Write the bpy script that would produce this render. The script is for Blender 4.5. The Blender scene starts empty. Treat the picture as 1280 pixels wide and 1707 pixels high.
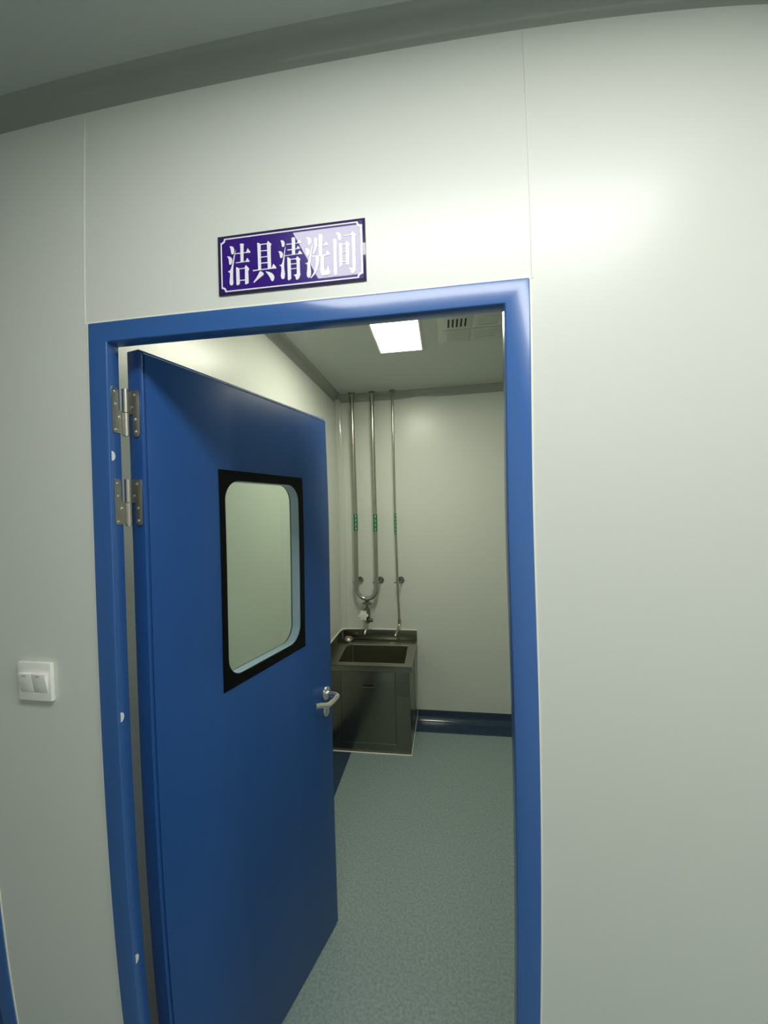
import bpy, bmesh, math, random
from mathutils import Vector, Matrix
random.seed(4)
PI = math.pi
C = bpy.context.scene.collection
sc = bpy.context.scene

# ------------------------------------------------------------------ camera
cam = bpy.data.cameras.new('camera')
camo = bpy.data.objects.new('camera', cam); C.objects.link(camo)
R_ = (0.98889767, 0.14640922, -0.02541148)
U_ = (0.02369125, 0.0134815, 0.99962842)
F_ = (-0.14669741, 0.98913224, -0.00986321)
camo.matrix_world = Matrix(((R_[0], U_[0], -F_[0], 0.7562), (R_[1], U_[1], -F_[1], -0.7937), (R_[2], U_[2], -F_[2], 1.7180), (0, 0, 0, 1)))
cam.type = 'PANO'                       # the phone's wide lens, with its barrel distortion
cam.panorama_type = 'FISHEYE_LENS_POLYNOMIAL'
cam.fisheye_fov = math.radians(150)
cam.fisheye_polynomial_k0 = 0.0
cam.fisheye_polynomial_k1 = -0.15564611
cam.fisheye_polynomial_k2 = 0.0054923153
cam.fisheye_polynomial_k3 = 0.0001567226
cam.fisheye_polynomial_k4 = -1.469427e-05
cam.sensor_fit = 'VERTICAL'
cam.sensor_width = 12.80
cam.sensor_height = 17.07
cam.clip_start = 0.01
sc.camera = camo

# ------------------------------------------------------------------ light and exposure
sc.view_settings.view_transform = 'Standard'
sc.view_settings.look = 'None'
sc.view_settings.gamma = 1.0
sc.view_settings.use_curve_mapping = False
sc.view_settings.exposure = 2.17
sc.cycles.use_denoising = True
sc.cycles.max_bounces = 10
sc.cycles.diffuse_bounces = 6
sc.cycles.glossy_bounces = 5
sc.cycles.sample_clamp_indirect = 6.0
w = bpy.data.worlds.new('world'); sc.world = w; w.use_nodes = True
w.node_tree.nodes['Background'].inputs[0].default_value = (0.9, 1, 0.95, 1)
w.node_tree.nodes['Background'].inputs[1].default_value = 0.05
CORRIDOR_LAMP = 3.6
ROOM_LAMP = 8.0

# ------------------------------------------------------------------ measures (metres; x along the corridor wall, y into the wash room)
ZCEIL = 2.655
YB = 2.492      # wash room back wall
XL = -0.114     # wash room left wall
XR = 1.95
WT = 0.034      # partition thickness
CY0, CX0, CX1 = -1.75, -2.3, 3.6     # corridor

# ------------------------------------------------------------------ materials
def mat(name, col, rough=0.5, metal=0.0, coat=0.0, bump=None, coat_rough=0.05, spec=0.5, emit=None, estr=0.0, wave=None):
    m = bpy.data.materials.new(name); m.use_nodes = True
    nt = m.node_tree; b = nt.nodes['Principled BSDF']
    b.inputs['Base Color'].default_value = (*col, 1)
    b.inputs['Roughness'].default_value = rough
    b.inputs['Metallic'].default_value = metal
    b.inputs['Coat Weight'].default_value = coat
    b.inputs['Coat Roughness'].default_value = coat_rough
    b.inputs['Specular IOR Level'].default_value = spec
    if emit:
        b.inputs['Emission Color'].default_value = (*emit, 1); b.inputs['Emission Strength'].default_value = estr
    prev = None
    for k, bb in enumerate([bump, wave]):
        if not bb: continue
        scale, strength, dist = bb[:3]
        tc = nt.nodes.new('ShaderNodeTexCoord'); n = nt.nodes.new('ShaderNodeTexNoise'); bp = nt.nodes.new('ShaderNodeBump')
        n.inputs['Scale'].default_value = scale; n.inputs['Detail'].default_value = 2.0 if k == 0 else 0.0
        bp.inputs['Strength'].default_value = strength; bp.inputs['Distance'].default_value = dist
        nt.links.new(tc.outputs['Object'], n.inputs['Vector'])
        nt.links.new(n.outputs['Fac'], bp.inputs['Height'])
        if prev: nt.links.new(prev.outputs['Normal'], bp.inputs['Normal'])
        prev = bp
    if prev: nt.links.new(prev.outputs['Normal'], b.inputs['Normal'])
    return m

def vary(m, c1, c2, scale, lo=0.35, hi=0.65, detail=3.0, stretch=None):
    """mottle the base colour between two colours with noise"""
    nt = m.node_tree; b = nt.nodes['Principled BSDF']
    tc = nt.nodes.new('ShaderNodeTexCoord'); n = nt.nodes.new('ShaderNodeTexNoise'); r = nt.nodes.new('ShaderNodeValToRGB')
    n.inputs['Scale'].default_value = scale; n.inputs['Detail'].default_value = detail
    r.color_ramp.elements[0].position = lo; r.color_ramp.elements[0].color = (*c1, 1)
    r.color_ramp.elements[1].position = hi; r.color_ramp.elements[1].color = (*c2, 1)
    src = tc.outputs['Object']
    if stretch:
        mp = nt.nodes.new('ShaderNodeMapping'); mp.inputs['Scale'].default_value = stretch
        nt.links.new(src, mp.inputs['Vector']); src = mp.outputs['Vector']
    nt.links.new(src, n.inputs['Vector']); nt.links.new(n.outputs['Fac'], r.inputs['Fac'])
    nt.links.new(r.outputs['Color'], b.inputs['Base Color'])
    return m

M = {}
M['panel'] = mat('wall panel paint', (0.70, 0.725, 0.68), 0.315, bump=(260, 0.12, 0.0006), wave=(2.2, 0.35, 0.004))
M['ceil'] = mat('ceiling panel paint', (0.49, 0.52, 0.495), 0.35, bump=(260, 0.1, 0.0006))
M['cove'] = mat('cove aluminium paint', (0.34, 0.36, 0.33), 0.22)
M['seal'] = mat('sealant', (0.88, 0.88, 0.76), 0.45)
M['blue'] = mat('blue frame paint', (0.036, 0.125, 0.38), 0.28, coat=0.35, coat_rough=0.12, bump=(120, 0.08, 0.0004))
M['bluedoor'] = mat('blue leaf paint', (0.018, 0.085, 0.30), 0.36, spec=0.3, bump=(160, 0.08, 0.0004))
M['steel'] = mat('brushed steel', (0.42, 0.41, 0.36), 0.24, metal=1.0)
M['pipe'] = mat('polished pipe', (0.50, 0.49, 0.43), 0.22, metal=1.0)
M['hinge'] = mat('hinge steel', (0.50, 0.49, 0.44), 0.33, metal=1.0)
M['screw'] = mat('screw steel', (0.85, 0.85, 0.8), 0.15, metal=1.0)
M['chrome'] = mat('handle steel', (0.88, 0.86, 0.80), 0.22, metal=1.0)
M['sink'] = mat('sink steel', (0.20, 0.20, 0.165), 0.30, metal=1.0, bump=(60, 0.05, 0.001))
M['black'] = mat('black glass paint', (0.003, 0.004, 0.004), 0.12, spec=0.08)
M['liner'] = mat('window liner', (0.40, 0.52, 0.68), 0.5)
M['floor'] = vary(mat('vinyl floor', (0.2, 0.25, 0.24), 0.33, bump=(300, 0.08, 0.0005)), (0.205, 0.275, 0.272), (0.285, 0.36, 0.358), 90)
M['skirt'] = vary(mat('navy vinyl', (0.03, 0.06, 0.1), 0.14), (0.022, 0.045, 0.085), (0.045, 0.075, 0.12), 220)
M['white'] = mat('white plastic', (0.90, 0.90, 0.85), 0.3)
M['knob'] = mat('white knob plastic', (0.92, 0.93, 0.88), 0.4)
M['fan'] = mat('fan grille plastic', (0.50, 0.53, 0.48), 0.45)
M['dark'] = mat('dark slot', (0.01, 0.012, 0.01), 0.7)
M['sign'] = mat('violet acrylic', (0.035, 0.008, 0.20), 0.25, spec=0.15, coat=0.85, coat_rough=0.015)
M['signedge'] = mat('dark violet edge', (0.03, 0.02, 0.07), 0.25, spec=0.15, coat=0.85, coat_rough=0.015)
M['signwhite'] = mat('white sign paint', (0.85, 0.85, 0.88), 0.4, coat=0.6, coat_rough=0.03)
M['green'] = mat('green label', (0.012, 0.16, 0.075), 0.4)
M['labelwhite'] = mat('label marks', (0.5, 0.72, 0.58), 0.4)
M['lamp_c'] = mat('corridor diffuser', (0.9, 0.9, 0.9), 0.4, emit=(1.0, 1.0, 0.96), estr=CORRIDOR_LAMP)
M['lamp_r'] = mat('room diffuser', (0.9, 0.9, 0.9), 0.4, emit=(1.0, 1.0, 0.80), estr=ROOM_LAMP)
g = bpy.data.materials.new('clear glass'); g.use_nodes = True
_n = g.node_tree; _n.nodes.clear()
_o = _n.nodes.new('ShaderNodeOutputMaterial'); _mx = _n.nodes.new('ShaderNodeMixShader'); _t = _n.nodes.new('ShaderNodeBsdfTransparent'); _g = _n.nodes.new('ShaderNodeBsdfGlossy'); _mx.inputs[0].default_value = 0.05
_t.inputs['Color'].default_value = (0.95, 0.98, 0.95, 1); _g.inputs['Roughness'].default_value = 0.0
_n.links.new(_t.outputs[0], _mx.inputs[1]); _n.links.new(_g.outputs[0], _mx.inputs[2]); _n.links.new(_mx.outputs[0], _o.inputs['Surface'])
M['glass'] = g
M['cove2'] = mat('corner cove paint', (0.66, 0.69, 0.63), 0.14)
M['joint'] = mat('joint sealant', (0.72, 0.75, 0.68), 0.4)
M['edge'] = mat('painted lit fold', (0.6, 0.66, 0.8), 0.35)  # pale colour stands in for the light caught along the fold
M['basin'] = mat('basin steel', (0.17, 0.165, 0.115), 0.5, metal=0.85)
M['weld_glint'] = mat('painted weld highlight', (0.6, 0.6, 0.5), 0.35, metal=0.8)  # light tone imitates the highlight on the basin corner and ledge lip
M['rim'] = mat('rim steel', (0.33, 0.33, 0.28), 0.36, metal=1.0)
M['valve'] = mat('valve steel', (0.22, 0.22, 0.17), 0.3, metal=1.0)
M['lid'] = mat('reflection tinted lid', (0.42, 0.34, 0.31), 0.25, metal=1.0)  # pinkish tint paints in a reflection on the metal

# ------------------------------------------------------------------ helpers
def BM(): return bmesh.new()
def obj(name, bm, m, parent=None, smooth=False, bevel=0.0, seg=2, kind=None, label=None, cat=None, group=None, solid=None):
    bmesh.ops.recalc_face_normals(bm, faces=bm.faces)
    me = bpy.data.meshes.new(name); bm.to_mesh(me); bm.free()
    o = bpy.data.objects.new(name, me); C.objects.link(o); o.parent = parent
    for mm in (m if isinstance(m, (list, tuple)) else [m]): me.materials.append(M[mm])
    if smooth:
        for p in me.polygons: p.use_smooth = True
        e = o.modifiers.new('edges', 'EDGE_SPLIT'); e.split_angle = math.radians(40)
    if bevel:
        b = o.modifiers.new('bevel', 'BEVEL'); b.width = bevel; b.segments = seg; b.limit_method = 'ANGLE'; b.angle_limit = math.radians(35)
        for p in me.polygons: p.use_smooth = True
        e = o.modifiers.new('edges', 'EDGE_SPLIT'); e.split_angle = math.radians(28)
    if kind: o['kind'] = kind
    if label: o['label'] = label
    if cat: o['category'] = cat
    if group: o['group'] = group
    return o
def thing(name, label, cat, loc=(0, 0, 0), kind=None, group=None, rotz=0):
    o = bpy.data.objects.new(name, None); C.objects.link(o); o.location = loc; o.rotation_euler = (0, 0, rotz); o.empty_display_size = 0.05
    o['label'] = label; o['category'] = cat
    if kind: o['kind'] = kind
    if group: o['group'] = group
    return o
def box(bm, x0, x1, y0, y1, z0, z1):
    v = [bm.verts.new((x, y, z)) for x in (x0, x1) for y in (y0, y1) for z in (z0, z1)]
    for f in ((0, 1, 3, 2), (4, 6, 7, 5), (0, 4, 5, 1), (2, 3, 7, 6), (0, 2, 6, 4), (1, 5, 7, 3)): bm.faces.new([v[i] for i in f])
def prism(bm, pts, a, b, axis=1):
    """extrude the 2-D outline pts between a and b along axis (0 x: pts are y,z; 1 y: x,z; 2 z: x,y)"""
    def P(p, t):
        return {0: (t, p[0], p[1]), 1: (p[0], t, p[1]), 2: (p[0], p[1], t)}[axis]
    A = [bm.verts.new(P(p, a)) for p in pts]; B = [bm.verts.new(P(p, b)) for p in pts]
    n = len(pts)
    bm.faces.new(A); bm.faces.new(B[::-1])
    for i in range(n): bm.faces.new((A[i], A[(i + 1) % n], B[(i + 1) % n], B[i]))
def tube(bm, path, r, n=14, caps=True):
    """sweep a circle (radius r, or a list of radii) along path"""
    path = [Vector(p) for p in path]; rs = r if isinstance(r, (list, tuple)) else [r] * len(path)
    t0 = (path[1] - path[0]).normalized(); up = Vector((0, 0, 1)) if abs(t0.z) < 0.9 else Vector((1, 0, 0))
    side = t0.cross(up).normalized(); rings = []
    for i, p in enumerate(path):
        if i == 0: t = t0
        elif i == len(path) - 1: t = (path[i] - path[i - 1]).normalized()
        else: t = ((path[i + 1] - p).normalized() + (p - path[i - 1]).normalized()).normalized()
        side = (side - t * side.dot(t)).normalized(); up2 = t.cross(side)
        rings.append([bm.verts.new(p + (side * math.cos(2 * PI * k / n) + up2 * math.sin(2 * PI * k / n)) * rs[i]) for k in range(n)])
    for a, b in zip(rings, rings[1:]):
        for k in range(n): bm.faces.new((a[k], a[(k + 1) % n], b[(k + 1) % n], b[k]))
    if caps: bm.faces.new(rings[0][::-1]); bm.faces.new(rings[-1])
def disc(bm, c, d, r, h, n=24, dome=0.0):
    c = Vector(c); d = Vector(d).normalized()
    if dome: tube(bm, [c, c + d * h * 0.4, c + d * h * 0.8, c + d * h], [r, r, r * 0.75, r * 0.3], n)
    else: tube(bm, [c, c + d * h], r, n)
def rrect(x0, x1, z0, z1, r, n=8):
    out = []
    for cx, cz, a in ((x1 - r, z1 - r, 0), (x0 + r, z1 - r, 90), (x0 + r, z0 + r, 180), (x1 - r, z0 + r, 270)):
        for k in range(n + 1):
            t = math.radians(a + 90 * k / n); out.append((cx + r * math.cos(t), cz + r * math.sin(t)))
    return out
def ring_plate(bm, outer, inner, a, b):
    """plate with a hole; outer and inner outlines (x,z) with equal counts, y from a to b"""
    n = len(outer)
    vs = [[bm.verts.new((p[0], y, p[1])) for p in L] for y in (a, b) for L in (outer, inner)]
    oa, ia, ob, ib = vs
    for i in range(n):
        j = (i + 1) % n
        bm.faces.new((oa[i], oa[j], ia[j], ia[i])); bm.faces.new((ob[i], ib[i], ib[j], ob[j]))
        bm.faces.new((oa[i], ob[i], ob[j], oa[j])); bm.faces.new((ia[i], ia[j], ib[j], ib[i]))
def radial_outline(rect, ref):
    """points on the rectangle outline lying in the directions of the ref points"""
    x0, x1, z0, z1 = rect; cx, cz = (x0 + x1) / 2, (z0 + z1) / 2; out = []
    rx = [p[0] for p in ref]; rz = [p[1] for p in ref]; n = len(ref) // 4
    for q in range(4):
        cor = [(x1, z1), (x0, z1), (x0, z0), (x1, z0)][q]
        for k in range(n):
            p = ref[q * n + k]; m = n // 2
            if k == m: out.append(cor)
            elif (k < m) == (q in (0, 2)): out.append((cor[0], p[1]))
            else: out.append((p[0], cor[1]))
    return out
def grid_wall(bm, xs, zs, hole, y0, y1):
    """slab between y0 and y1 over the cells of xs x zs that are not holes"""
    nx, nz = len(xs) - 1, len(zs) - 1
    solid = lambda i, j: 0 <= i < nx and 0 <= j < nz and not hole(0.5 * (xs[i] + xs[i + 1]), 0.5 * (zs[j] + zs[j + 1]))
    def q(a, b, c, d): bm.faces.new([bm.verts.new(p) for p in (a, b, c, d)])
    for i in range(nx):
        for j in range(nz):
            if not solid(i, j): continue
            x0, x1, z0, z1 = xs[i], xs[i + 1], zs[j], zs[j + 1]
            q((x0, y0, z0), (x1, y0, z0), (x1, y0, z1), (x0, y0, z1)); q((x0, y1, z0), (x0, y1, z1), (x1, y1, z1), (x1, y1, z0))
            if not solid(i - 1, j): q((x0, y0, z0), (x0, y0, z1), (x0, y1, z1), (x0, y1, z0))
            if not solid(i + 1, j): q((x1, y0, z0), (x1, y1, z0), (x1, y1, z1), (x1, y0, z1))
            if not solid(i, j - 1): q((x0, y0, z0), (x0, y1, z0), (x1, y1, z0), (x1, y0, z0))
            if not solid(i, j + 1): q((x0, y0, z1), (x1, y0, z1), (x1, y1, z1), (x0, y1, z1))
    bmesh.ops.remove_doubles(bm, verts=bm.verts, dist=1e-5)
def cove_profile(r, n=10):
    """concave fillet between wall (t=0) and ceiling (h=0); returns (out, down) pairs"""
    return [(r - r * math.cos(PI / 2 * k / n), r - r * math.sin(PI / 2 * k / n)) for k in range(n + 1)]
def S(o, label=None):
    o['kind'] = 'structure'
    if label: o['label'] = label
    return o
GLYPHS = {
 'A': [[(262,895),(304,897),(342,878),(364,836),(364,771),(346,734),(319,730),(300,743),(291,816),(280,868)],[(205,700),(268,689),(306,656),(320,619),(311,562),(287,526),(267,521),(249,537),(243,628),(225,673)],[(402,813),(389,768),(380,719),(358,600),(335,466),(326,324),(324,217),(328,145),(313,108),(282,97),(256,117),(246,161),(256,246),(265,331),(255,361),(218,388),(260,403),(284,436),(318,540),(352,679),(373,742)],[(493,921),(535,926),(580,906),(568,876),(559,548),(498,548),(500,841)],[(383,740),(499,741),(621,737),(657,813),(716,733),(704,716),(621,723),(499,723),(384,726)],[(391,553),(494,556),(609,557),(645,620),(692,547),(684,534),(608,542),(395,537)],[(398,456),(415,454),(464,427),(467,345),(470,116),(424,87),(397,102)],[(453,425),(586,424),(589,409),(464,409)],[(582,431),(610,478),(676,403),(672,372),(656,352),(660,111),(606,88),(584,97),(588,402)],[(469,191),(590,189),(590,169),(470,172)]],
 'B': [[(865,896),(889,896),(936,861),(932,352),(871,346),(869,633)],[(929,865),(1077,863),(1077,847),(935,847)],[(1070,864),(1092,909),(1167,836),(1149,800),(1144,601),(1147,351),(1076,349),(1073,673)],[(936,734),(1080,728),(1080,711),(935,717)],[(935,607),(1077,606),(1076,590),(935,590)],[(935,485),(1073,485),(1073,466),(935,469)],[(752,356),(874,358),(1077,358),(1157,359),(1199,436),(1257,357),(1250,336),(1156,340),(874,339),(765,335)],[(903,314),(927,318),(973,287),(991,254),(965,228),(869,168),(775,102),(762,116),(822,186),(871,257)],[(1024,304),(1101,286),(1167,250),(1203,202),(1208,158),(1193,109),(1162,93),(1143,108),(1111,181),(1073,242)]],
 'C': [[(1356,885),(1402,883),(1432,859),(1445,821),(1437,769),(1405,746),(1384,765),(1376,836)],[(1306,674),(1361,668),(1395,637),(1404,599),(1392,548),(1360,528),(1340,554),(1331,621)],[(1461,766),(1448,661),(1432,530),(1418,398),(1420,312),(1432,218),(1423,133),(1390,110),(1359,126),(1345,181),(1360,272),(1364,338),(1352,372),(1321,396),(1364,401),(1390,455),(1422,597),(1440,702)],[(1591,910),(1626,916),(1664,901),(1655,574),(1592,578)],[(1476,801),(1595,796),(1706,796),(1749,854),(1796,792),(1792,778),(1706,784),(1594,783),(1483,783)],[(1494,685),(1592,684),(1686,686),(1718,735),(1762,684),(1758,671),(1682,673),(1591,667),(1501,668)],[(1442,575),(1589,578),(1714,580),(1752,642),(1807,573),(1803,561),(1714,567),(1588,565),(1449,562)],[(1491,533),(1511,531),(1559,492),(1561,105),(1518,73),(1491,86),(1491,324)],[(1552,493),(1670,493),(1676,475),(1562,478)],[(1666,486),(1699,529),(1763,469),(1748,441),(1747,230),(1754,164),(1727,94),(1685,66),(1658,82),(1652,128),(1615,172),(1660,174),(1682,191),(1682,435)],[(1561,396),(1681,396),(1681,382),(1561,381)],[(1563,301),(1678,300),(1681,285),(1563,286)]],
 'D': [[(1897,880),(1944,877),(1980,852),(1997,812),(1988,751),(1969,718),(1936,729),(1928,799)],[(1866,671),(1924,661),(1952,630),(1958,588),(1942,534),(1909,510),(1888,533),(1883,617)],[(2022,753),(2010,658),(1989,549),(1968,427),(1961,325),(1973,227),(1974,151),(1951,91),(1918,78),(1890,111),(1884,167),(1898,262),(1899,345),(1858,371),(1905,379),(1932,432),(1972,565),(2004,700)],[(2060,849),(2088,849),(2120,828),(2105,688),(2081,594),(2043,543),(2021,532),(2045,612),(2058,694),(2057,777)],[(2154,904),(2190,906),(2225,888),(2214,675),(2214,489),(2146,490),(2151,683)],[(2098,689),(2162,688),(2263,690),(2293,749),(2340,688),(2327,676),(2219,675),(2105,678)],[(1999,497),(2150,493),(2283,499),(2310,571),(2368,499),(2357,483),(2242,472),(2027,476)],[(2085,487),(2148,486),(2144,408),(2127,306),(2102,220),(2053,142),(1975,68),(1958,77),(2025,166),(2064,258),(2081,360)],[(2182,483),(2243,479),(2240,260),(2242,205),(2270,181),(2299,205),(2323,285),(2335,215),(2366,157),(2357,117),(2317,94),(2210,93),(2182,129),(2170,212),(2178,335)]],
 'E': [[(2445,777),(2475,784),(2509,766),(2500,450),(2498,99),(2466,74),(2440,91),(2443,457)],[(2507,896),(2556,897),(2595,856),(2606,797),(2592,741),(2570,726),(2552,746),(2539,820)],[(2628,827),(2798,831),(2827,824),(2827,810),(2790,814),(2635,817)],[(2798,831),(2829,881),(2904,811),(2881,778),(2873,408),(2820,414),(2814,808)],[(2820,421),(2874,415),(2875,137),(2851,83),(2807,70),(2785,90),(2776,141),(2736,181),(2780,180),(2817,179)],[(2554,685),(2587,688),(2615,667),(2606,245),(2574,223),(2556,243),(2558,444)],[(2683,669),(2714,712),(2763,642),(2751,600),(2748,261),(2716,244),(2687,258),(2691,572)],[(2612,660),(2690,665),(2694,649),(2612,649)],[(2608,502),(2689,497),(2689,485),(2608,488)],[(2608,323),(2688,322),(2688,307),(2610,309)]],
}
# ================================================================== the setting
b = BM(); box(b, CX0 - 0.1, CX1 + 0.1, CY0 - 0.1, YB + 0.1, -0.08, 0.0)
obj('floor', b, 'floor', kind='structure', label='mottled grey green vinyl floor', cat='floor')
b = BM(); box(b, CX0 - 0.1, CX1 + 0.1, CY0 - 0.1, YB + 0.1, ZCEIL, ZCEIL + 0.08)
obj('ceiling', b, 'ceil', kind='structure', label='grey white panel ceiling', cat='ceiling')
D2 = (-1.255, -0.3194)       # neighbouring door, outer frame
def hole(x, z):
    return z < 2.12 and (0.012 < x < 0.908 or D2[0] + 0.012 < x < D2[1] - 0.012)
b = BM(); grid_wall(b, [CX0, D2[0] + 0.012, D2[1] - 0.012, 0.012, 0.908, CX1], [0, 2.12, ZCEIL], hole, 0.0, WT)
obj('wall_front', b, 'panel', kind='structure', label='off-white partition wall around the doorway', cat='wall')
b = BM(); box(b, XL - 0.06, XL, WT, YB, 0, ZCEIL); obj('wall_left', b, 'panel', kind='structure', label='off-white left wall of the wash room', cat='wall')
b = BM(); box(b, XR, XR + 0.06, WT, YB, 0, ZCEIL); obj('wall_right', b, 'panel', kind='structure', label='off-white right wall of the wash room', cat='wall')
b = BM(); box(b, XL - 0.06, XR + 0.06, YB, YB + 0.06, 0, ZCEIL); obj('wall_back', b, 'panel', kind='structure', label='off-white back wall of the wash room behind the pipes', cat='wall')
b = BM(); box(b, CX0, CX1, CY0 - 0.06, CY0, 0, ZCEIL); obj('wall_corridor', b, 'panel', kind='structure', label='opposite corridor wall', cat='wall')
b = BM(); box(b, CX0 - 0.06, CX0, CY0, 0, 0, ZCEIL); obj('wall_corridor_west', b, 'panel', kind='structure', label='far end wall of the corridor on the left', cat='wall')
b = BM(); box(b, CX1, CX1 + 0.06, CY0, 0, 0, ZCEIL); obj('wall_corridor_east', b, 'panel', kind='structure', label='far end wall of the corridor on the right', cat='wall')

# concave cove profiles between walls and ceiling
def cove_x(name, x0, x1, y, sgn, r, label):
    b = BM(); pts = [(y + sgn * o, ZCEIL - d) for o, d in cove_profile(r)] + [(y, ZCEIL)]
    prism(b, pts, x0, x1, axis=0)
    return obj(name, b, 'cove', smooth=True, kind='structure', label=label, cat='cove')
def cove_y(name, y0, y1, x, sgn, r, label):
    b = BM(); pts = [(x + sgn * o, ZCEIL - d) for o, d in cove_profile(r)] + [(x, ZCEIL)]
    prism(b, pts, y0, y1, axis=1)
    return obj(name, b, 'cove', smooth=True, kind='structure', label=label, cat='cove')
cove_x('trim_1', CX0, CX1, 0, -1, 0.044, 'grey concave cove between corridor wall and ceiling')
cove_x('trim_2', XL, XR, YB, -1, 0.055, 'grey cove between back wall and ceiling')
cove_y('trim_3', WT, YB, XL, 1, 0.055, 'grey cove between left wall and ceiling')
b = BM(); rr = 0.05; pts = [(XL + rr - rr * math.cos(PI / 2 * k / 10), YB - rr + rr * math.sin(PI / 2 * k / 10)) for k in range(11)] + [(XL, YB)]
prism(b, pts, 0.0, ZCEIL - 0.03, axis=2)
obj('trim_4', b, 'cove2', smooth=True, kind='structure', label='rounded vertical cove in the corner of back and left wall', cat='cove')

# blue cove skirting with a long foot on the floor
def skirt_profile(h, foot, r=0.045, t=0.003, n=8):
    pts = [(0.0, h), (t, h), (t, r + t)]
    for k in range(1, n + 1):
        a = PI / 2 * k / n; pts.append((t + r - r * math.cos(a), t + r - r * math.sin(a)))
    pts += [(foot, t), (foot, 0.0), (0.0, 0.0)]
    return pts
b = BM(); prism(b, [(YB - o, z) for o, z in skirt_profile(0.09, 0.163)], XL, XR, axis=0)
obj('baseboard_back', b, 'skirt', smooth=True, kind='structure', label='dark blue vinyl cove skirting on the back wall', cat='skirting')
b = BM(); prism(b, [(XL + o, z) for o, z in skirt_profile(0.09, 0.176)], WT, YB - 0.1, axis=1)
obj('baseboard_left', b, 'skirt', smooth=True, kind='structure', label='dark blue vinyl cove skirting on the left wall', cat='skirting')

# sealed joints between wall panels above the door
for i, (xj, z0) in enumerate(((-0.0095, 2.134), (0.925, 2.134))):
    b = BM(); prism(b, [(xj - 0.0022, 0.001), (xj - 0.0012, -0.0012), (xj + 0.0012, -0.0012), (xj + 0.0022, 0.001)], z0, ZCEIL - 0.05, axis=2)
    obj('trim_%d' % (5 + i), b, 'joint', smooth=True, kind='structure', label='thin pale sealed panel joint %s the door frame' % ('above the left corner of', 'above the right corner of')[i], cat='joint')

# ================================================================== door frames
def door_frame(name, x0, x1, label):
    """U-profile architrave: face on the corridor wall and jamb returning into the opening"""
    root = obj_frame = None
    b = BM()
    xi0, xi1, zo, zi, yf, yd = x0 + 0.0458, x1 - 0.0455, 2.134, 2.090, -0.0045, 0.031
    outer = [(x0, 0), (x0, zo), (x1, zo), (x1, 0)]; inner = [(xi0, 0), (xi0, zi), (xi1, zi), (xi1, 0)]
    rings = []
    for L, y in ((outer, 0.0), (outer, yf), (inner, yf), (inner, yd), ([(xi0 - 0.03, 0), (xi0 - 0.03, zi + 0.03), (xi1 + 0.03, zi + 0.03), (xi1 + 0.03, 0)], yd)):
        rings.append([b.verts.new((p[0], y, p[1])) for p in L])
    for A, B in zip(rings, rings[1:]):
        for k in range(3): b.faces.new((A[k], A[k + 1], B[k + 1], B[k]))
    return obj(name, b, 'blue', kind='structure', label=label, cat='door frame', bevel=0.0032, seg=3)
fr = door_frame('door_frame', 0.0, 0.92, 'glossy blue metal door frame around the open doorway')
fr.name = 'trim_7'
# pale sealant bead round the frame
def frame_seal(x0, x1, parent):
    b = BM(); w_ = 0.0032; zo = 2.134
    box(b, x0 - w_, x0 + 0.0004, -0.0016, 0.0, 0, zo + w_); box(b, x1 - 0.0004, x1 + w_, -0.0016, 0.0, 0, zo + w_); box(b, x0, x1, -0.0016, 0.0, zo - 0.0004, zo + w_)
    o = obj('sealant', b, 'seal', parent); o['label'] = 'pale sealant bead'
frame_seal(0.0, 0.92, fr)
for zc in (1.846, 1.275, 0.713):       # half round white plugs on the hinge jamb
    b = BM(); pts = [(0.0018 + 0.0105 * math.sin(a) * 0.9, zc + 0.0105 * math.cos(a)) for a in [PI * k / 12 for k in range(13)]]
    prism(b, pts, 0.0458, 0.0466, axis=0)
    o = obj('hole_plug', b, 'white', fr); o['label'] = 'white half round plug on the hinge jamb'
fr2 = door_frame('door_frame', D2[0], D2[1], 'blue metal frame of the neighbouring door at the far left')
fr2.name = 'trim_8'
frame_seal(D2[0], D2[1], fr2)
b = BM(); box(b, D2[0] + 0.0465, D2[1] - 0.0465, 0.012, 0.05, 0.006, 2.088)
obj('door_2', b, 'bluedoor', kind='structure', label='closed blue door at the far left edge', cat='door')

# ================================================================== open door leaf (local frame: x along the leaf, y = 0 corridor face, +y thickness)
HX, HY, ANG, WD, TH = 0.0824, 0.0487, 1.3253, 0.806, 0.041
door = thing('door_1', 'open blue metal door leaf with a black-edged vision window, swung into the room', 'door', (HX, HY, 0), kind='structure', rotz=ANG)
ZT, ZB = 2.085, 0.007
wx0, wx1, wz0, wz1 = 0.222, 0.622, 1.214, 1.838       # black glazing border
ox0, ox1, oz0, oz1 = 0.243, 0.599, 1.243, 1.809       # clear opening
inner = rrect(ox0, ox1, oz0, oz1, 0.058, 8)
hole_in = rrect(ox0 + .001, ox1 - .001, oz0 + .001, oz1 - .001, 0.058, 8)
b = BM()
ring_plate(b, radial_outline((0.012, WD - 0.0, ZB, ZT), inner), inner, 0.0, 0.002)           # front sheet
ring_plate(b, radial_outline((0.0, WD, ZB, ZT + 0.006), inner), inner, 0.0035, TH)            # core and back sheet, a little taller
box(b, 0.0, 0.0062, 0.0, 0.0038, ZB, ZT)                                                     # folded lip by the hinge edge
box(b, 0.0, WD, 0.001, 0.0037, ZB, ZB + 0.001); 
obj('leaf_panel', b, 'bluedoor', door, bevel=0.0012, seg=2)
b = BM(); box(b, 0.010, WD + 0.0005, -0.0008, 0.0022, ZT - 0.0012, ZT + 0.0004)
o = obj('edge_strip', b, 'edge', door); o['label'] = 'thin folded edge along the top, its lit line painted pale'
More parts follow.
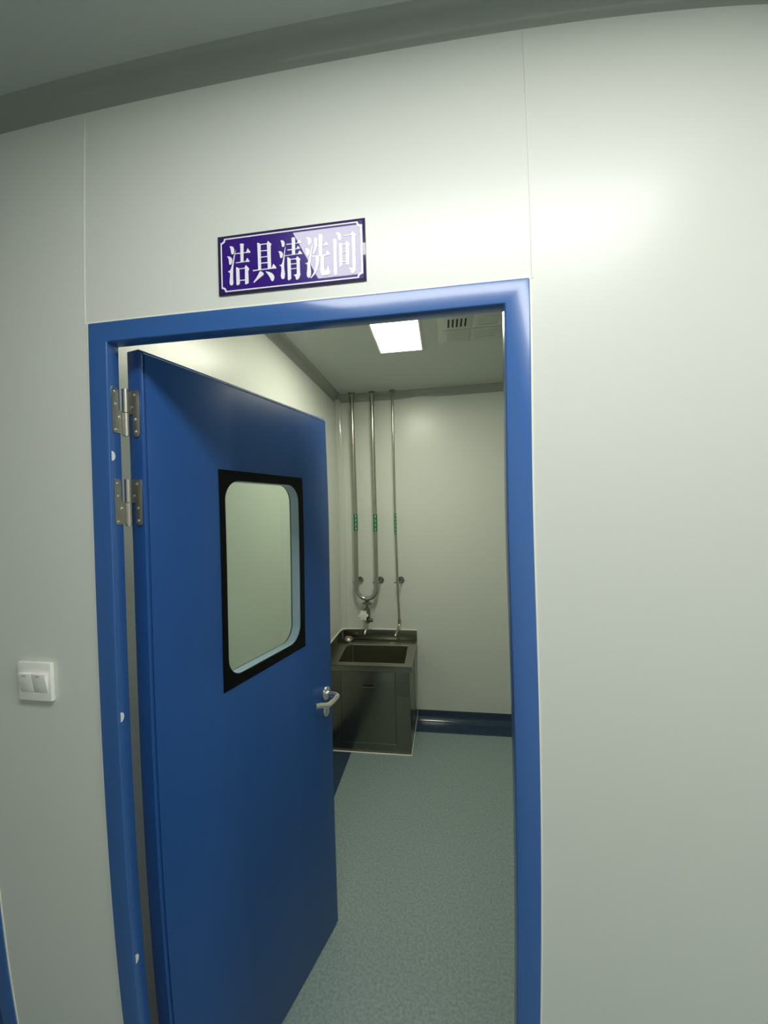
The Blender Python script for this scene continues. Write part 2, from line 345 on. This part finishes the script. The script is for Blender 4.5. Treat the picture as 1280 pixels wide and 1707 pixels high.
for side, (ya, yb) in enumerate(((-0.0012, 0.004), (TH - 0.004, TH + 0.0012))):
    b = BM(); ring_plate(b, radial_outline((wx0, wx1, wz0, wz1), inner), inner, ya, yb)
    wb = obj('window_border', b, 'black', door); wb['label'] = 'black painted glass border'
    b = BM(); box(b, ox0 - 0.004, ox1 + 0.004, (ya + 0.0008, yb - 0.0028)[side], (ya + 0.0028, yb - 0.0008)[side], oz0 - 0.004, oz1 + 0.004)
    gl = obj('glass_pane', b, 'glass', wb); gl['label'] = 'clear glass'
b = BM(); ring_plate(b, rrect(ox0 - .002, ox1 + .002, oz0 - .002, oz1 + .002, 0.058, 8), rrect(ox0 + .0012, ox1 - .0012, oz0 + .0012, oz1 - .0012, 0.058, 8), 0.0042, TH - 0.0042)
o = obj('window_liner', b, 'liner', door, smooth=True); o['label'] = 'grey blue liner inside the window opening'

# lever handle and key rose on both faces
def handle(y, s):
    b = BM(); hx, hz = 0.757, 0.984
    P = [(hx, y, hz), (hx, y - s * 0.045, hz)]
    for k in range(1, 7):
        a = PI / 2 * k / 6; P.append((hx - 0.016 + 0.016 * math.cos(a), y - s * (0.045 + 0.016 * math.sin(a)), hz))
    P += [(hx - 0.045, y - s * 0.060, hz - 0.004), (hx - 0.072, y - s * 0.058, hz - 0.005), (hx - 0.095, y - s * 0.052, hz + 0.002), (hx - 0.112, y - s * 0.045, hz + 0.009), (hx - 0.130, y - s * 0.036, hz + 0.013)]
    tube(b, P, 0.0095, 16)
    h = obj('door_handle', b, 'chrome', door, smooth=True); h['label'] = 'bent steel lever handle'
    b = BM(); disc(b, (hx, y + s * 0.002, hz), (0, -s, 0), 0.026, 0.010, 28); obj('rose', b, 'chrome', h, bevel=0.002)
    b = BM(); disc(b, (hx, y + s * 0.002, hz - 0.066), (0, -s, 0), 0.024, 0.010, 28); box(b, hx - 0.004, hx + 0.004, y - s * 0.010, y - s * 0.014, hz - 0.082, hz - 0.052)
    k_ = obj('key_rose', b, 'chrome', door, bevel=0.002); k_['label'] = 'round steel key rose below the lever'
handle(0.0, 1); handle(TH, -1)

# H-hinges: barrel on the pin, one plate on the jamb, one on the leaf edge
PIN = Vector((0.0515, 0.0385, 0))
inv = (Matrix.Translation((HX, HY, 0)) @ Matrix.Rotation(ANG, 4, 'Z')).inverted()
def L(p): return inv @ Vector(p)
def plate_outline(w_, z0, h, tab_low, d):
    """flag-shaped leaf in (t, z): narrow strip away from the pin, wide tab next to it"""
    n = 0.45; zm = z0 + h * 0.5; r = 0.006
    if tab_low: pts = [(w_ * d, z0 + r), (w_ * d, z0 + h - r), (w_ * d * 0.9, z0 + h), (w_ * d * 0.62, z0 + h), (w_ * d * n, z0 + h - r), (w_ * d * n, zm), (0, zm), (0, z0), (w_ * d * 0.9, z0)]
    else: pts = [(w_ * d, z0 + r), (w_ * d, z0 + h - r), (w_ * d * 0.9, z0 + h), (0, z0 + h), (0, zm), (w_ * d * n, zm), (w_ * d * n, z0 + r), (w_ * d * 0.62, z0), (w_ * d * 0.9, z0)]
    return pts
for zlow, zh in ((1.894, 0.105), (1.692, 0.105), (0.30, 0.105)):
    b = BM()
    c = L(PIN)
    tube(b, [(c.x, c.y, zlow), (c.x, c.y, zlow + 0.0515)], 0.0068, 18); tube(b, [(c.x, c.y, zlow + 0.053), (c.x, c.y, zlow + zh)], 0.0068, 18)
    # leaf plate on the hinge edge (local x = 0 plane, t along y)
    tp = plate_outline(TH - 0.004, zlow, zh, False, 1)
    off = TH + 0.0
    A = [b.verts.new((-0.0005, off - p[0], p[1])) for p in tp]; B_ = [b.verts.new((-0.0028, off - p[0], p[1])) for p in tp]
    b.faces.new(A); b.faces.new(B_[::-1])
    for i in range(len(tp)): b.faces.new((A[i], A[(i + 1) % len(tp)], B_[(i + 1) % len(tp)], B_[i]))
    # jamb plate on x = 0.0458 plane, running from the pin towards the corridor
    jp = plate_outline(0.033, zlow + 0.004, zh - 0.004, True, 1)
    A = [b.verts.new(L((0.0456, PIN.y - 0.001 - p[0], p[1]))) for p in jp]; B_ = [b.verts.new(L((0.0482, PIN.y - 0.001 - p[0], p[1]))) for p in jp]
    b.faces.new(A); b.faces.new(B_[::-1])
    for i in range(len(jp)): b.faces.new((A[i], A[(i + 1) % len(jp)], B_[(i + 1) % len(jp)], B_[i]))
    hg = obj('hinge', b, 'hinge', door, smooth=True); hg['label'] = 'steel hinge with a round barrel and two screwed plates'
    for k in range(4):
        zz = zlow + zh * (0.90, 0.64, 0.37, 0.10)[k]
        b = BM(); disc(b, (-0.0026, off - (TH - 0.004) * (0.62, 0.36, 0.66, 0.68)[k], zz), (-1, 0, 0), 0.0036, 0.0016, 12, dome=1); obj('screw', b, 'screw', hg, smooth=True)
        b = BM(); p0 = L((0.0480, PIN.y - 0.001 - 0.033 * (0.72, 0.70, 0.42, 0.72)[k], zz)); p1 = L((0.0497, PIN.y - 0.001 - 0.033 * (0.72, 0.70, 0.42, 0.72)[k], zz))
        disc(b, p0, p1 - p0, 0.0036, 0.0016, 12, dome=1); obj('screw', b, 'screw', hg, smooth=True)

# ================================================================== room sign
b = BM(); box(b, 0, 0.308, -0.003, 0, 0, 0.1207)
sign = obj('room_sign', b, 'signedge', bevel=0.0006, label='glossy violet plastic sign with white Chinese characters above the doorway', cat='sign')
sign.location = (0.3082, 0, 2.1612)
b = BM(); box(b, 0.0055, 0.3025, -0.0032, -0.0028, 0.0045, 0.1162); obj('sign_face', b, 'sign', sign)
def concave_rect(x0, x1, z0, z1, r, n=6):
    out = []
    for cx, cz, a0 in ((x1, z1, 270), (x0, z1, 0), (x0, z0, 90), (x1, z0, 180)):
        for k in range(n + 1):
            t = math.radians(a0 - 90 * k / n); out.append((cx + r * math.cos(t), cz + r * math.sin(t)))
    return out
b = BM(); A = concave_rect(0.0068, 0.3012, 0.0058, 0.1149, 0.0078); B_ = concave_rect(0.0092, 0.2988, 0.0082, 0.1125, 0.0082)
ring_plate(b, A, B_, -0.0036, -0.0031); obj('border_line', b, 'signwhite', sign)
b = BM()
for ch in 'ABCDE':
    for si, st in enumerate(GLYPHS[ch]):
        dy = -0.00004 * si
        pts = [(a * 1e-4 - 0.0002, c_ * 1e-4 + 0.0083) for a, c_ in st]
        A = [b.verts.new((p[0], -0.0037 + dy, p[1])) for p in pts]; B_ = [b.verts.new((p[0], -0.0031, p[1])) for p in pts]
        b.faces.new(A); b.faces.new(B_[::-1])
        for i in range(len(pts)): b.faces.new((A[i], A[(i + 1) % len(pts)], B_[(i + 1) % len(pts)], B_[i]))
o = obj('lettering', b, 'signwhite', sign); o['label'] = 'white characters 洁具清洗间'

# ================================================================== light switch
sw = thing('light_switch', 'white double rocker light switch on the wall left of the door frame', 'switch', (-0.161, 0, 1.349))
b = BM(); box(b, -0.0445, 0.0445, -0.010, 0.0, -0.0435, 0.0435); obj('face_plate', b, 'white', sw, bevel=0.0025, seg=3)
for i in range(2):
    x0 = -0.036 + 0.0362 * i; b = BM()
    prism(b, [(-0.009, 0.0205), (-0.0185, 0.0205), (-0.0105, -0.024), (-0.009, -0.024)], x0, x0 + 0.0357, axis=0)
    r_ = obj('rocker', b, 'white', sw, bevel=0.0007); r_['label'] = 'tilted white rocker'
    b = BM(); box(b, x0 + 0.013, x0 + 0.023, -0.0188, -0.0172, 0.0155, 0.0172)
    bb = obj('indicator', b, 'fan', r_); 

# ================================================================== stainless mop sink
SX0, SX1, SY0, SZ = XL + 0.002, 0.488, 2.022, 0.608
sink = thing('mop_sink', 'low stainless steel mop sink cabinet in the corner below the pipes', 'sink', ((SX0 + SX1) / 2, (SY0 + YB) / 2, 0))
ox, oy = sink.location.x, sink.location.y
def X(v): return v - ox
def Y(v): return v - oy
RX1 = 0.505
b = BM()   # cabinet body: open box (front, right side, left side)
box(b, X(SX0), X(SX1), Y(SY0 + 0.002), Y(YB - 0.001), 0.0, 0.40)
box(b, X(SX0), X(SX1), Y(SY0 + 0.002), Y(SY0 + 0.02), 0.40, 0.575)
box(b, X(SX0), X(SX0 + 0.02), Y(SY0 + 0.02), Y(YB - 0.001), 0.40, 0.575)
box(b, X(SX1 - 0.018), X(SX1), Y(SY0 + 0.02), Y(YB - 0.001), 0.40, 0.575)
obj('cabinet_body', b, 'sink', sink, bevel=0.0012)
BX0, BX1, BY0, BY1 = -0.030, 0.452, 2.066, 2.344    # basin opening
ZL = 0.643                                           # ledge height; the rim rises gently towards it
def zr(y): return SZ + (y - 2.018) * (ZL - SZ) / (BY1 - 2.018)
def slab(bm, pts, dz=0.004):
    T = [bm.verts.new((X(px), Y(py), zr(py))) for px, py in pts]; B2 = [bm.verts.new((X(px), Y(py), zr(py) - dz)) for px, py in pts]; n = len(pts)
    bm.faces.new(T); bm.faces.new(B2[::-1])
    for i in range(n): bm.faces.new((T[i], T[(i + 1) % n], B2[(i + 1) % n], B2[i]))
b = BM(); YF = 2.018; RXB = 0.514
outline = [(SX0, YF), (BX0, BY0), (BX0, 2.298), (0.012, BY1), (SX0, BY1)]
slab(b, outline); slab(b, [(SX0, YF), (RX1, YF), (BX1, BY0), (BX0, BY0)]); slab(b, [(RX1, YF), (RXB, BY1), (BX1, BY1), (BX1, BY0)])
box(b, X(SX0), X(RX1), Y(YF), Y(YF + 0.003), SZ - 0.038, SZ - 0.001)
T = [(RX1, YF, SZ - 0.001), (RX1, YF, SZ - 0.038), (RXB, YB - 0.002, ZL - 0.038), (RXB, YB - 0.002, ZL - 0.001)]
A = [b.verts.new((X(q[0]), Y(q[1]), q[2])) for q in T]; B_ = [b.verts.new((X(q[0] - 0.003), Y(q[1]), q[2])) for q in T]
b.faces.new(A); b.faces.new(B_[::-1])
for i in range(4): b.faces.new((A[i], A[(i + 1) % 4], B_[(i + 1) % 4], B_[i]))
obj('rim', b, 'rim', sink)
b = BM(); zb = 0.43
loop = [(BX0, BY0), (BX1, BY0), (BX1, BY1), (0.012, BY1), (BX0, 2.298)]; n = len(loop)
T = [b.verts.new((X(q[0]), Y(q[1]), zr(q[1]) - 0.001)) for q in loop]; B2 = [b.verts.new((X(q[0]), Y(q[1]), zb)) for q in loop]
for i in range(n): b.faces.new((T[i], T[(i + 1) % n], B2[(i + 1) % n], B2[i]))
b.faces.new(B2)
ba = obj('basin', b, 'basin', sink)
sm = ba.modifiers.new('sheet', 'SOLIDIFY'); sm.thickness = 0.002; sm.offset = 1
b = BM(); tube(b, [(X(0.013), Y(BY1 - 0.002), zb + 0.002), (X(0.013), Y(BY1 - 0.002), ZL - 0.003)], 0.0022, 8); tube(b, [(X(0.013), Y(BY1 - 0.001), ZL - 0.003), (X(BX1), Y(BY1 - 0.001), ZL - 0.003)], 0.0022, 8)
o = obj('weld_highlight', b, 'weld_glint', ba, smooth=True); o['label'] = 'weld and bent edge of the basin with a painted highlight'
b = BM(); disc(b, (X(0.2), Y(2.2), zb), (0, 0, 1), 0.035, 0.003); obj('drain', b, 'hinge', ba)
b = BM(); box(b, X(SX0), X(RXB - 0.004), Y(BY1 + 0.003), Y(YB - 0.001), SZ + 0.012, ZL); obj('tap_ledge', b, 'rim', sink, bevel=0.003)
b = BM(); box(b, X(SX0), X(RXB), Y(YB - 0.014), Y(YB - 0.0005), ZL, 0.716); 
box(b, X(SX0), X(SX0 + 0.012), Y(SY0 + 0.004), Y(YB - 0.014), SZ, 0.716)
obj('splash_back', b, 'sink', sink, bevel=0.001)
b = BM(); box(b, X(0.000), X(0.385), Y(SY0 - 0.0012), Y(SY0 + 0.003), 0.073, 0.566)
dr = obj('cabinet_door', b, 'sink', sink, bevel=0.0006)
b = BM()   # dark gap round the cabinet door
b.free()
for q in ((-0.0025, 0.0, 0.07, 0.568), (0.385, 0.3875, 0.07, 0.568)):
    b = BM(); box(b, X(q[0]), X(q[1]), Y(SY0 + 0.0008), Y(SY0 + 0.0032), q[2], q[3])
    o = obj('door_gap', b, 'dark', sink); o['label'] = 'dark gap along the cabinet door'
b = BM(); box(b, X(-0.001), X(0.386), Y(SY0 - 0.002), Y(SY0 + 0.002), 0.070, 0.0725); obj('door_hem', b, 'hinge', sink)
b = BM(); box(b, X(0.157), X(0.231), Y(SY0 - 0.0018), Y(SY0), 0.464, 0.476); o = obj('finger_slot', b, 'dark', dr); o['label'] = 'dark recessed finger slot'
b = BM(); prism(b, [(Y(SY0) - 0.001, 0.464), (Y(SY0) - 0.010, 0.460), (Y(SY0) - 0.010, 0.457), (Y(SY0) - 0.001, 0.455)], X(0.155), X(0.233), axis=0); obj('pull_lip', b, 'sink', dr)
b = BM()   # sealant bead: along the floor, over the skirting, up the wall and along the splash back
P = [(X(SX0), Y(SY0 - 0.003), 0.004), (X(SX1 + 0.001), Y(SY0 - 0.003), 0.004)]
tube(b, P, 0.0045, 8)
P = [(X(SX1 + 0.001), Y(SY0 - 0.003), 0.004), (X(SX1 + 0.004), Y(YB - 0.16), 0.005), (X(SX1 + 0.006), Y(YB - 0.045), 0.008), (X(SX1 + 0.009), Y(YB - 0.016), 0.022), (X(SX1 + 0.012), Y(YB - 0.004), 0.05), (X(SX1 + 0.014), Y(YB - 0.003), 0.09), (X(RXB + 0.002), Y(YB - 0.002), 0.60), (X(RXB + 0.002), Y(YB - 0.002), 0.718)]
tube(b, P, [0.0035, 0.0035, 0.003, 0.003, 0.003, 0.002, 0.002, 0.002], 8)
tube(b, [(X(RXB + 0.002), Y(YB - 0.004), 0.719), (X(XL + 0.045), Y(YB - 0.004), 0.719), (X(XL + 0.015), Y(YB - 0.02), 0.719), (X(XL + 0.004), Y(YB - 0.05), 0.719), (X(XL + 0.004), Y(SY0), 0.719)], 0.0045, 8)
o = obj('sealant', b, 'seal', sink, smooth=True); o['label'] = 'pale sealant bead round the sink'

# ================================================================== pipes
PY = 2.428
def bracket(parent, x, z, r, xw):
    """wall rosette with a pipe clamp"""
    b = BM(); disc(b, (xw, YB, z + 0.004), (0, -1, 0), 0.028, 0.007, 24)
    tube(b, [(xw, YB - 0.005, z + 0.004), (xw, PY + 0.004, z)], 0.006, 10)
    o = obj('wall_bracket', b, 'pipe', parent, smooth=True); o['label'] = 'round wall rosette with pipe clamp'
    b = BM(); tube(b, [(x, PY, z - 0.009), (x, PY, z + 0.007)], r + 0.003, 20); tube(b, [(x - r - 0.018, PY - 0.002, z - 0.006), (x + r + 0.016, PY - 0.002, z - 0.006)], 0.0055, 10)
    obj('clamp', b, 'pipe', o, smooth=True)
def flange(parent, x, y, z, r):
    b = BM(); tube(b, [(x, y, z), (x, y, z - 0.004), (x, y, z - 0.012)], [r, r, r * 0.7], 24); obj('ceiling_flange', b, 'valve', parent, smooth=True)
def band(parent, x, z0, z1, r, n, arrow, narrow):
    """green label wrapped round the pipe with small pale marks (unreadable at this size)"""
    b = BM(); tube(b, [(x, PY, z0), (x, PY, z1)], r + 0.0007, 24, caps=False); g_ = obj('label_band', b, 'green', parent, smooth=True); g_['label'] = 'green label with small white marks'
    st = (z1 - z0) / n; b = BM()
    dirx = Vector((0.7562 - x, -0.7937 - PY, 0)).normalized(); sx = Vector((dirx.y, -dirx.x, 0)) * -1
    ctr = Vector((x, PY, 0)) + dirx * (r + 0.0012)
    rng = random.Random(int(x * 1000))
    for k in range(n):
        zc = z0 + st * (k + 0.5); hw = narrow
        def quad(a0, a1, c0, c1):
            vs = [b.verts.new(ctr + sx * a + Vector((0, 0, zc + c)) - dirx * 0.9 * (a * a) / (2 * r) * 1.2) for a, c in ((a0, c0), (a1, c0), (a1, c1), (a0, c1))]; b.faces.new(vs)
        if k == arrow:
            vs = [b.verts.new(ctr + sx * a + Vector((0, 0, zc + c))) for a, c in ((-hw * .5, 0), (0, -st * 0.42), (hw * .5, 0), (0, st * 0.42))]; b.faces.new(vs)
        else:
            quad(-hw, hw, -st * .30, -st * .18); quad(-hw, hw, st * .18, st * .30); quad(-hw * .25, hw * .25, -st * .3, st * .3); quad(-hw * .8, hw * .8, -0.0015, 0.0015)
    obj('label_marks', b, 'labelwhite', g_)
x1, x2, x3 = 0.036, 0.202, 0.368
xb1, xb2, xb3 = 0.036, 0.203, 0.376
tw = thing('water_pipe', 'pair of steel pipes joined in a U with a white valve knob above the sink', 'pipe', ((x1 + x2) / 2, PY, 1.0))
to = tw.location.copy()
pr = 0.0165
zb_ = 1.06; rad = (xb2 - xb1) / 2; xm = (xb1 + xb2) / 2
b = BM(); P = [(x1, PY, ZCEIL), (x1 + 0.0, PY, 1.9), (xb1, PY, zb_ + 0.02)]
for k in range(0, 17):
    a = PI + PI * k / 16; P.append((xm + rad * math.cos(a), PY, zb_ + rad * math.sin(a)))
P += [(xb2, PY, zb_ + 0.02), (x2, PY, 1.9), (x2, PY, ZCEIL)]
tube(b, P, pr, 18)
obj('pipe_run', b, 'pipe', tw, smooth=True)
flange(tw, x1, PY, ZCEIL, 0.028); flange(tw, x2, PY, ZCEIL, 0.028)
bracket(tw, xb1, 1.115, pr, 0.054); bracket(tw, xb2, 1.115, pr, 0.226)
band(tw, (x1 + xb1) / 2, 1.535, 1.675, pr, 4, 0, 0.0085); band(tw, (x2 + xb2) / 2, 1.525, 1.668, pr, 4, 3, 0.0085)
zt = zb_ - rad
b = BM(); tube(b, [(xm, PY, zt), (xm, PY, zt - 0.02)], 0.012, 14)
tube(b, [(xm - 0.001, PY, zt - 0.018), (xm - 0.001, PY, zt - 0.048)], 0.020, 6); tube(b, [(xm - 0.036, PY - 0.012, zt - 0.034), (xm + 0.040, PY - 0.012, zt - 0.034)], 0.0105, 8)
tube(b, [(xm, PY, zt - 0.04), (xm, PY, zt - 0.075)], 0.0105, 14)
tube(b, [(xm, PY, zt - 0.07), (xm, PY, zt - 0.085), (xm, PY, zt - 0.15), (xm, PY, zt - 0.165)], [0.016, 0.022, 0.022, 0.014], 16)
tube(b, [(xm + 0.004, PY, zt - 0.16), (xm + 0.004, PY, zt - 0.19)], 0.018, 6); tube(b, [(xm + 0.012, PY - 0.004, zt - 0.168), (xm + 0.044, PY - 0.004, zt - 0.168)], 0.015, 10)
obj('valve_body', b, 'valve', tw, smooth=True)
b = BM(); kx, kz, ky = xm - 0.022, zt - 0.118, PY - 0.055
tube(b, [(xm - 0.006, PY, kz), (kx, ky + 0.012, kz)], 0.008, 12)
pts = []
for k in range(48):
    a = 2 * PI * k / 48; rr_ = 0.034 + 0.0065 * math.cos(6 * a); pts.append((kx + rr_ * math.cos(a), kz + rr_ * math.sin(a)))
prism(b, pts, ky - 0.006, ky + 0.012, axis=1)
disc(b, (kx, ky - 0.005, kz), (0, -1, 0), 0.016, 0.006, 20)
vk = obj('valve_knob', b, 'knob', tw, smooth=True); vk['label'] = 'white lobed plastic hand wheel'
b = BM(); z0 = zt - 0.185
P = [(xm + 0.004, PY, z0 + 0.01), (xm + 0.004, PY - 0.004, z0 - 0.015), (xm + 0.002, PY - 0.03, z0 - 0.035), (xm - 0.006, PY - 0.062, z0 - 0.052), (xm - 0.010, PY - 0.075, z0 - 0.075)]
tube(b, P, 0.0095, 14); obj('spout', b, 'pipe', tw, smooth=True)
sp = thing('purified_water_pipe', 'single thin steel pipe with a bent spout right of the U pipe', 'pipe', (x3, PY, 1.0))
b = BM(); tube(b, [(x3, PY, ZCEIL), (x3 + 0.0015, PY, 1.9), (xb3, PY, 1.1), (xb3 + 0.006, PY, 0.80)], 0.0095, 14); obj('pipe_run', b, 'pipe', sp, smooth=True)
flange(sp, x3, PY, ZCEIL, 0.026)
bracket(sp, xb3, 1.115, 0.0095, 0.398); band(sp, 0.3715, 1.495, 1.672, 0.0095, 6, -1, 0.0052)
b = BM(); tube(b, [(xb3 + 0.006, PY, 0.815), (xb3 + 0.006, PY, 0.785)], 0.014, 8); tube(b, [(xb3 + 0.006, PY - 0.002, 0.80), (xb3 + 0.016, PY - 0.022, 0.80)], 0.008, 10)
tube(b, [(xb3 + 0.006, PY, 0.79), (xb3 + 0.004, PY - 0.010, 0.772), (xb3 - 0.004, PY - 0.04, 0.750), (xb3 - 0.016, PY - 0.075, 0.728), (xb3 - 0.020, PY - 0.088, 0.714)], 0.0095, 12)
obj('spout', b, 'pipe', sp, smooth=True)
for root in (tw, sp):                     # the parts were modelled in place: bring them into their root's frame
    for ch in root.children:
        ch.matrix_parent_inverse = Matrix.Translation(-root.location)
sp.name = 'thin_water_pipe'

# round steel dish on the ledge
dish = thing('soap_dish', 'small round shiny metal dish on the left end of the sink ledge', 'dish', (-0.038, 2.408, 0.6436))
def lathe(prof, n=28):
    b = BM(); rings = [[b.verts.new((r * math.cos(2 * PI * k / n), r * math.sin(2 * PI * k / n), z)) for k in range(n)] for r, z in prof]
    for a, c_ in zip(rings, rings[1:]):
        for k in range(n): b.faces.new((a[k], a[(k + 1) % n], c_[(k + 1) % n], c_[k]))
    b.faces.new(rings[0]); b.faces.new(rings[-1]); return b
obj('bowl', lathe([(0.024, 0), (0.030, 0.003), (0.040, 0.018), (0.043, 0.024), (0.041, 0.025), (0.036, 0.018), (0.026, 0.006), (0.01, 0.005)]), 'chrome', dish, smooth=True)
o = obj('lid', lathe([(0.038, 0.0245), (0.040, 0.027), (0.034, 0.035), (0.020, 0.041), (0.006, 0.043)]), 'lid', dish, smooth=True); o['label'] = 'domed lid with a pinkish reflection put into its colour'

# ================================================================== ceiling lamps and fan grille
def lamp(name, label, x0, x1, y0, y1, mm):
    t = thing(name, label, 'ceiling light', ((x0 + x1) / 2, (y0 + y1) / 2, ZCEIL)); hx, hy = (x1 - x0) / 2, (y1 - y0) / 2; f = 0.010
    b = BM()
    for q in ((-hx, hx, -hy, -hy + f), (-hx, hx, hy - f, hy), (-hx, -hx + f, -hy + f, hy - f), (hx - f, hx, -hy + f, hy - f)): box(b, *q, -0.010, -0.0002)
    obj('lamp_frame', b, 'white', t)
    b = BM(); box(b, -hx + f, hx - f, -hy + f, hy - f, -0.008, -0.003); o = obj('diffuser', b, mm, t); o['label'] = 'glowing white diffuser'
lamp('ceiling_light', 'glowing white panel light in the wash room ceiling', 0.395, 0.655, 1.03, 1.64, 'lamp_r')
lamp('ceiling_light', 'long white panel light in the corridor ceiling, mirrored in the sign', 0.265, 1.465, -0.83, -0.53, 'lamp_c')
lamp('ceiling_light', 'second long panel light, unseen, added as fill further along the corridor on the right', 2.25, 3.45, -0.83, -0.53, 'lamp_c')  # out of view; added for more fill light on the corridor wall
fan = thing('exhaust_fan', 'square plastic fan grille in the wash room ceiling beside the light', 'fan', (0.916, 1.395, ZCEIL))
b = BM(); box(b, -0.175, 0.175, -0.175, 0.175, -0.012, -0.0002); obj('cover_plate', b, 'fan', fan, bevel=0.003)
b = BM(); box(b, -0.150, -0.005, -0.150, -0.005, -0.0145, -0.0115); box(b, 0.005, 0.150, -0.150, -0.005, -0.0145, -0.0115); box(b, -0.150, -0.005, 0.005, 0.150, -0.0145, -0.0115); box(b, 0.005, 0.150, 0.005, 0.150, -0.0145, -0.0115)
obj('louver_panel', b, 'fan', fan, bevel=0.001)
for qx, qy, ax in ((-0.077, -0.077, 0), (0.077, -0.077, 1), (-0.077, 0.077, 1), (0.077, 0.077, 1)):
    for k in range(5):
        d = -0.042 + 0.021 * k; b = BM()
        if ax == 0: box(b, qx + d - 0.0045, qx + d + 0.0045, qy - 0.045, qy + 0.045, -0.0152, -0.0142)
        else: box(b, qx - 0.05, qx + 0.05, qy + d - 0.003, qy + d + 0.003, -0.0160, -0.0142)
        o = obj('louver_slot', b, 'dark' if ax == 0 else 'fan', fan)
        if ax == 0: o['label'] = 'dark open slot'
